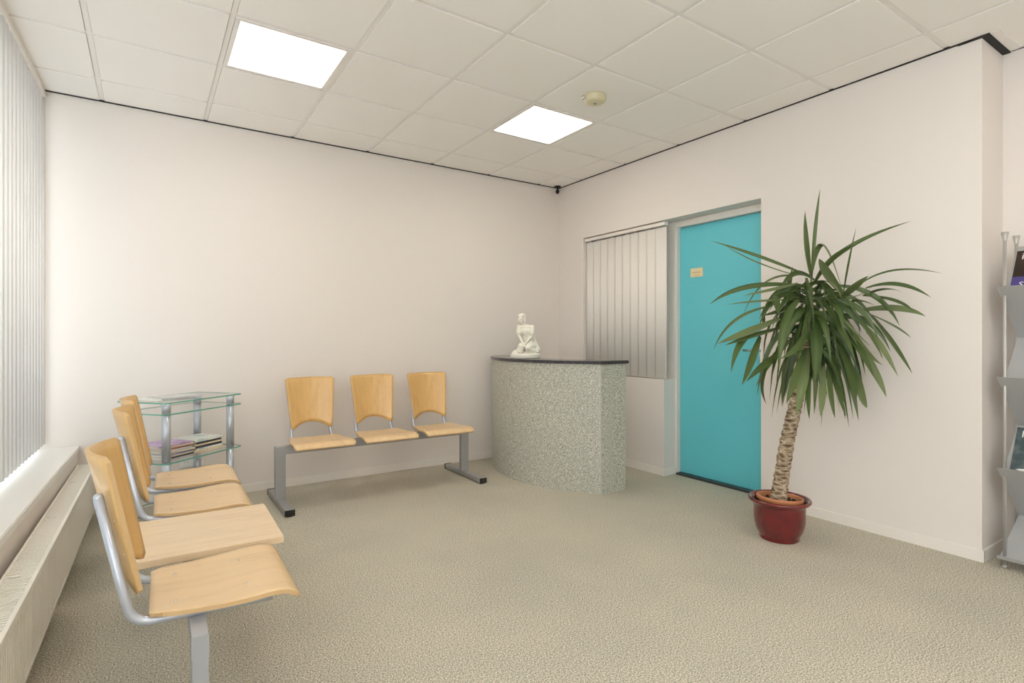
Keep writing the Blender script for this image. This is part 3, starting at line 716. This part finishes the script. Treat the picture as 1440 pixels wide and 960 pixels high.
for i, p in enumerate(pathp):
    f = i/len(pathp); r = 0.043-0.012*f + 0.0022*(1 if (i % 4) < 2 else -1) + (0.006*(1-f*14) if f < 0.07 else 0)
    rings.append([t.verts.new(p+Vector((math.cos(2*PI*k/N), math.sin(2*PI*k/N), 0.10*math.sin(2*PI*k/N*2+i*0.9)))*(r+random.uniform(-0.0012, 0.0012))) for k in range(N)])
for A, B in zip(rings, rings[1:]):
    for k in range(N): t.faces.new((A[k], A[(k+1) % N], B[(k+1) % N], B[k])).smooth = True
t.faces.new(rings[-1]); bmesh.ops.recalc_face_normals(t, faces=t.faces)
from_bm(t, 'trunk', M_bark, Y_)
# leaves: base, middle and tip bearings read off the plant, width; depth follows from the leaf's own length
LV = [(452,365,430,230,429,102,36),(455,370,468,180,489,15,18),(470,380,540,285,632,235,30),(470,380,600,250,851,143,22),(455,340,505,235,580,430,36),(582,425,600,310,632,168,12),
(578,430,510,345,484,292,40),(440,360,250,285,55,221,17),(380,355,220,300,100,230,14),(410,400,200,405,50,474,24),(410,455,260,460,115,475,10),(370,360,255,405,175,540,26),
(400,390,300,415,180,440,15),(345,460,362,400,380,322,26),(432,368,435,520,395,700,42),(405,455,345,560,325,745,34),(330,530,200,585,80,630,34),(340,565,220,600,110,637,24),
(300,480,150,540,65,657,18),(270,560,180,620,135,745,28),(250,600,215,690,178,795,38),(330,670,260,715,195,780,30),(320,540,285,640,258,730,24),(470,490,475,640,468,785,46),
(490,450,560,560,630,700,44),(545,400,700,440,805,560,26),(640,500,790,490,908,521,30),(690,515,775,630,855,748,32),(580,510,650,640,740,716,32),(640,540,720,630,798,760,30),
(600,590,690,720,752,843,38),(660,440,780,458,862,503,18),(670,410,800,395,930,447,20),(640,400,780,338,975,351,9),(560,460,620,410,680,360,28),(540,560,590,700,642,935,38),
(440,650,420,780,393,915,40),(430,650,385,770,355,868,34),(390,590,350,720,338,880,26),(500,690,495,820,490,920,34),(520,700,528,830,548,925,28),(525,720,560,830,592,920,24),
(630,700,650,830,675,885,32),(450,680,442,820,447,930,20),(550,600,610,740,632,850,34),(600,470,650,462,705,478,28),(680,510,780,560,850,607,18),(310,440,315,470,320,510,30),
(390,600,300,690,235,800,26),(330,640,262,760,275,868,18),(530,600,545,680,550,720,24),(660,440,740,415,812,425,15),(430,400,300,395,230,412,20),(480,470,540,440,600,470,24),
(395,470,330,500,250,520,22),(560,560,640,650,700,760,30),(540,480,600,560,690,640,30),(440,560,400,640,330,690,28),(600,500,660,560,740,690,28),(470,620,470,740,465,910,26),
(360,500,290,560,265,700,26),(430,390,360,480,300,640,24),(580,440,640,440,700,400,16),(265,560,262,530,266,480,20),(500,400,520,420,530,440,20)]
t = bmesh.new(); uvl = t.loops.layers.uv.new('UV'); vcl = t.loops.layers.float_color.new('tone')
random.seed(21)
def leaf(P0, P1, P2, wd, tone, side=None):
    n = 14; P = []
    for k in range(n+1):
        s = k/n; a = (1-s)**2; bq = 2*s*(1-s); c = s*s
        ctrl = P1*2-(P0+P2)*0.5
        P.append(P0*a+ctrl*bq+P2*c)
    prev = None; rows = []
    for k in range(n+1):
        s = k/n; d = (P[min(n, k+1)]-P[max(0, k-1)]).normalized()
        if prev is None:
            vd = (-FV+Vector((0, 0, 0.35))).normalized()
            nrm = (vd-d*vd.dot(d))
            if nrm.length < 0.2: nrm = Vector((0, 0, 1))-d*d.z
            nrm = (nrm.normalized()+Vector((random.uniform(-.45, .45), random.uniform(-.45, .45), random.uniform(-.3, .5)))); nrm = (nrm-d*nrm.dot(d)).normalized()
        else: nrm = (prev-d*prev.dot(d)).normalized()
        prev = nrm; sd = d.cross(nrm)
        prof = (0.42+0.58*min(1, s/0.38)**0.8) * (max(0.0, 1-max(0, (s-0.45)/0.55)**1.9))
        hw_ = wd*0.5*max(prof, 0.015); vf = 0.34*hw_
        rows.append([t.verts.new(P[k]-sd*hw_+nrm*vf), t.verts.new(P[k]-sd*hw_*0.5+nrm*vf*0.35), t.verts.new(P[k]), t.verts.new(P[k]+sd*hw_*0.5+nrm*vf*0.35), t.verts.new(P[k]+sd*hw_+nrm*vf)])
    for k in range(n):
        for m_ in range(4):
            f = t.faces.new((rows[k][m_], rows[k][m_+1], rows[k+1][m_+1], rows[k+1][m_])); f.smooth = True
            for lp, (uu, vv) in zip(f.loops, ((k/n, m_/4), (k/n, (m_+1)/4), ((k+1)/n, (m_+1)/4), ((k+1)/n, m_/4))):
                lp[uvl].uv = (uu, vv); lp[vcl] = (tone, tone, tone, 1)
def wallclamp(p):
    lim = 3.585-PX
    return min(p.x, lim)
for li, (x0, y0, xm, ym, x1_, y1_, wv_) in enumerate(LV):
    cv_ = lambda x, y: (980+x/2.822, 260+y/2.822)
    L2 = (math.hypot(xm-x0, ym-y0)+math.hypot(x1_-xm, y1_-ym))/2.822*0.00415
    want = 0.50 if L2 > 0.22 else L2*1.35
    dz = math.sqrt(max(0, want*want-L2*L2))*0.85+0.03
    front = (wv_ >= 28) or x1_ > 560
    sg = -1 if front else random.choice((-1, 1))
    if y1_ < 330 and x1_ < 560: sg = random.choice((-0.5, 0.5))
    b0 = -0.03 if front else 0.02
    dtip = b0+sg*dz; tip = None
    for _ in range(40):
        tip = vpt(*cv_(x1_, y1_), dtip)
        if tip.x <= 3.58-PX: break
        dtip -= 0.02
    dm = b0+(dtip-b0)*0.55
    while vpt(*cv_(xm, ym), dm).x > 3.56-PX: dm -= 0.02
    leaf(vpt(*cv_(x0, y0), b0), vpt(*cv_(xm, ym), dm), tip, wv_/2.822*0.00415*0.88, random.uniform(0.2, 0.95))
# leaves hidden behind and between the front ones
for k in range(95):
    hgt = random.uniform(0, 1)
    base = vpt(1138+random.uniform(-22, 30)*(0.4+hgt), 400+95*hgt+random.uniform(-8, 8), random.uniform(-0.03, 0.05))
    az = random.uniform(0, 2*PI); Ln = random.uniform(0.36, 0.52); up = random.uniform(0.10, 0.30)*(1-hgt)
    out = Vector((math.cos(az), math.sin(az), 0))
    reach = Ln*random.uniform(0.42, 0.75)*(1.0 if hgt < 0.6 else 0.75)
    drop = math.sqrt(max(0.01, Ln*Ln-reach*reach))*(0.35+0.65*hgt)
    mid = base+out*reach*0.6+Vector((0, 0, up*0.25-drop*0.18)); tip = base+out*reach+Vector((0, 0, up*0.1-drop))
    if tip.x > 3.57-PX or mid.x > 3.57-PX:
        s_ = (3.55-PX-base.x)/(max(tip.x, mid.x)-base.x); mid = base+(mid-base)*Vector((1, 1, 1)).x*1.0; mid.x = min(mid.x, 3.54-PX); tip.x = min(tip.x, 3.55-PX); tip.z -= 0.05
    leaf(base, mid, tip, random.uniform(0.022, 0.042), random.uniform(0.0, 0.6))
sb = MB(); sb.tube([vpt(1136, 470), vpt(1139, 430), vpt(1141, 392)], 0.014, 12, radii=[0.024, 0.016, 0.006])
me = bpy.data.meshes.new('tmp'); sb.bm.to_mesh(me); sb.bm.free(); t.from_mesh(me); bpy.data.meshes.remove(me)
me = bpy.data.meshes.new('foliage'); t.to_mesh(me); t.free(); me.materials.append(M_leaf)
fo = bpy.data.objects.new('foliage', me); C.objects.link(fo); fo.parent = Y_

# ---------------------------------------------------------------- magazine rack
RK = thing('magazine_rack', 'tall silver sheet metal magazine rack with zigzag shelves by the right edge', 'rack', (3.60, 0.945, 0))
Y0, Y1 = -0.62, 0.0
for (px_, py_) in [(0.026, -0.022), (0.205, -0.022), (0.026, -0.598), (0.205, -0.598)]:
    b = MB(); b.tube([(px_, py_, 0.002), (px_, py_, 1.665)], 0.0075, 16); b.lathe([(0.0078, 1.66), (0.0085, 1.665), (0.0165, 1.703), (0.0145, 1.703), (0.004, 1.68), (0, 1.68)], c=(px_, py_, 0), n=20); b.lathe([(0, 0), (0.011, 0), (0.011, 0.012), (0.0078, 0.014)], c=(px_, py_, 0), n=16)
    b.build('pole', M_pole, RK)
def sheet(pts, ins=None, th=0.0022):
    b = MB(); n_ = len(pts); P = [Vector((p[0], 0, p[1])) for p in pts]; off = []
    for k in range(n_):
        d = (P[min(k+1, n_-1)]-P[max(k-1, 0)]).normalized(); off.append(P[k]+Vector((d.z, 0, -d.x))*th)
    t = bmesh.new(); poly = P+off[::-1]
    I = (ins or [0]*n_); I = I+I[::-1]
    a = [t.verts.new((p.x, Y0+i_, p.z)) for p, i_ in zip(poly, I)]; c = [t.verts.new((p.x, Y1-i_, p.z)) for p, i_ in zip(poly, I)]; m_ = len(poly)
    for k in range(m_): t.faces.new((a[k], a[(k+1) % m_], c[(k+1) % m_], c[k]))
    for k in range(n_-1): t.faces.new((a[k], a[k+1], a[m_-2-k], a[m_-1-k])); t.faces.new((c[k], c[k+1], c[m_-2-k], c[m_-1-k]))
    bmesh.ops.recalc_face_normals(t, faces=t.faces); b._add(t); return b
for z in (1.428, 0.970, 0.512):
    s_ = sheet([(0.205, z+0.215), (0.045, z-0.044)], [0.032, 0.010]).build('shelf_back', M_rack, RK)
    sheet([(-0.016, z-0.001), (-0.014, z), (0.203, z-0.270)], [0, 0, 0.032]).build('shelf_front', M_rack, RK)
sheet([(0.205, 0.238), (0.02, 0.055), (-0.012, 0.05), (-0.016, 0.068)], [0.032, 0.004, 0, 0]).build('bottom_tray', M_rack, RK)
def rack_mag(z, cov, label, yoff=-0.034, wdt=0.21, hgt=0.25):
    ang = math.atan2(0.259, 0.160)         # slope of the leaning shelf
    T = thing('magazine', label, 'magazine', (3.60+0.054, 0.945+yoff, z-0.026), 0, 'magazines in the rack')
    # local frame: X' up the slope, normal towards the room
    Mx = Matrix.Translation((-0.0045, 0, 0.001)) @ Matrix(((math.cos(ang), 0, -math.sin(ang), 0), (0, 1, 0, 0), (math.sin(ang), 0, math.cos(ang), 0), (0, 0, 0, 1)))
    b = MB(); b.box((0.002, -wdt, 0.0), (hgt, 0, 0.004), M=Mx); b.build('pages', M_paper, T)
    b = MB(); b.box((0.001, -wdt-0.001, 0.0042), (hgt, 0.0, 0.0048), M=Mx); c_ = b.build('cover', cm[cov], T)
    return T, Mx, wdt, hgt
cm['night'] = cover_mat('dark_brown_cover', [(0.02, 0.012, 0.008), (0.045, 0.025, 0.018)], 14)
cm['teal'] = cover_mat('dark_teal_cover', [(0.03, 0.055, 0.06), (0.07, 0.10, 0.105), (0.16, 0.18, 0.17)], 22)
M_ink = mat('white_print', (0.8, 0.8, 0.78), 0.5); M_vio = mat('violet_print', (0.07, 0.055, 0.22), 0.4); M_skin = mat('tan_print', (0.62, 0.38, 0.18), 0.5); M_lil = mat('lilac_print', (0.45, 0.32, 0.55), 0.5)
def patch(Mx, u0, v0, u1, v1, m, name, par, lift=0.0049, blob=False):
    b = MB()
    if blob:
        cu_, cv2 = (u0+u1)/2, (v0+v1)/2
        pts = [(cu_+(u1-u0)/2*math.cos(a_*PI/8)*(1+0.1*math.sin(a_*2.3)), cv2+(v1-v0)/2*math.sin(a_*PI/8)*(1+0.1*math.cos(a_*1.7))) for a_ in range(16)]
        b.prism(pts, lift, lift+0.0002, M=Mx)
    else: b.box((u0, v0, lift), (u1, v1, lift+0.0002), M=Mx)
    return b.build(name, m, par)
def letters(s, size, u, v, Mx, par, lift=0.0052):
    # text runs towards -Y, its top up the slope
    Mt_ = Mx @ Matrix.Translation((u, v, lift)) @ Matrix(((0, 1, 0, 0), (-1, 0, 0, 0), (0, 0, 1, 0), (0, 0, 0, 1)))
    return text_mesh(s, size, 'cover_lettering', M_ink, par, Mt_, 0.0001)
T, Mx, a_, h_ = rack_mag(1.428, 'night', 'dark brown magazine with violet foot in the top shelf of the rack')
patch(Mx, 0.002, -0.21, 0.085, 0, M_vio, 'cover_picture', T)
patch(Mx, 0.03, -0.17, 0.17, -0.075, M_ink, 'cover_picture', T, 0.0050, True)
letters('Sune', 0.045, 0.022, -0.03, Mx, T, 0.0053); letters('is', 0.06, 0.195, -0.02, Mx, T)
T, Mx, a_, h_ = rack_mag(0.512, 'teal', 'dark teal magazine with a figure on its cover in the lower shelf of the rack')
patch(Mx, 0.15, -0.115, 0.20, -0.055, M_skin, 'cover_picture', T, 0.0049, True); patch(Mx, 0.06, -0.17, 0.14, -0.07, M_lil, 'cover_picture', T, 0.0049, True)
patch(Mx, 0.002, -0.21, 0.03, -0.03, M_ink, 'cover_picture', T, 0.0049, True); letters('N', 0.055, 0.195, -0.02, Mx, T)
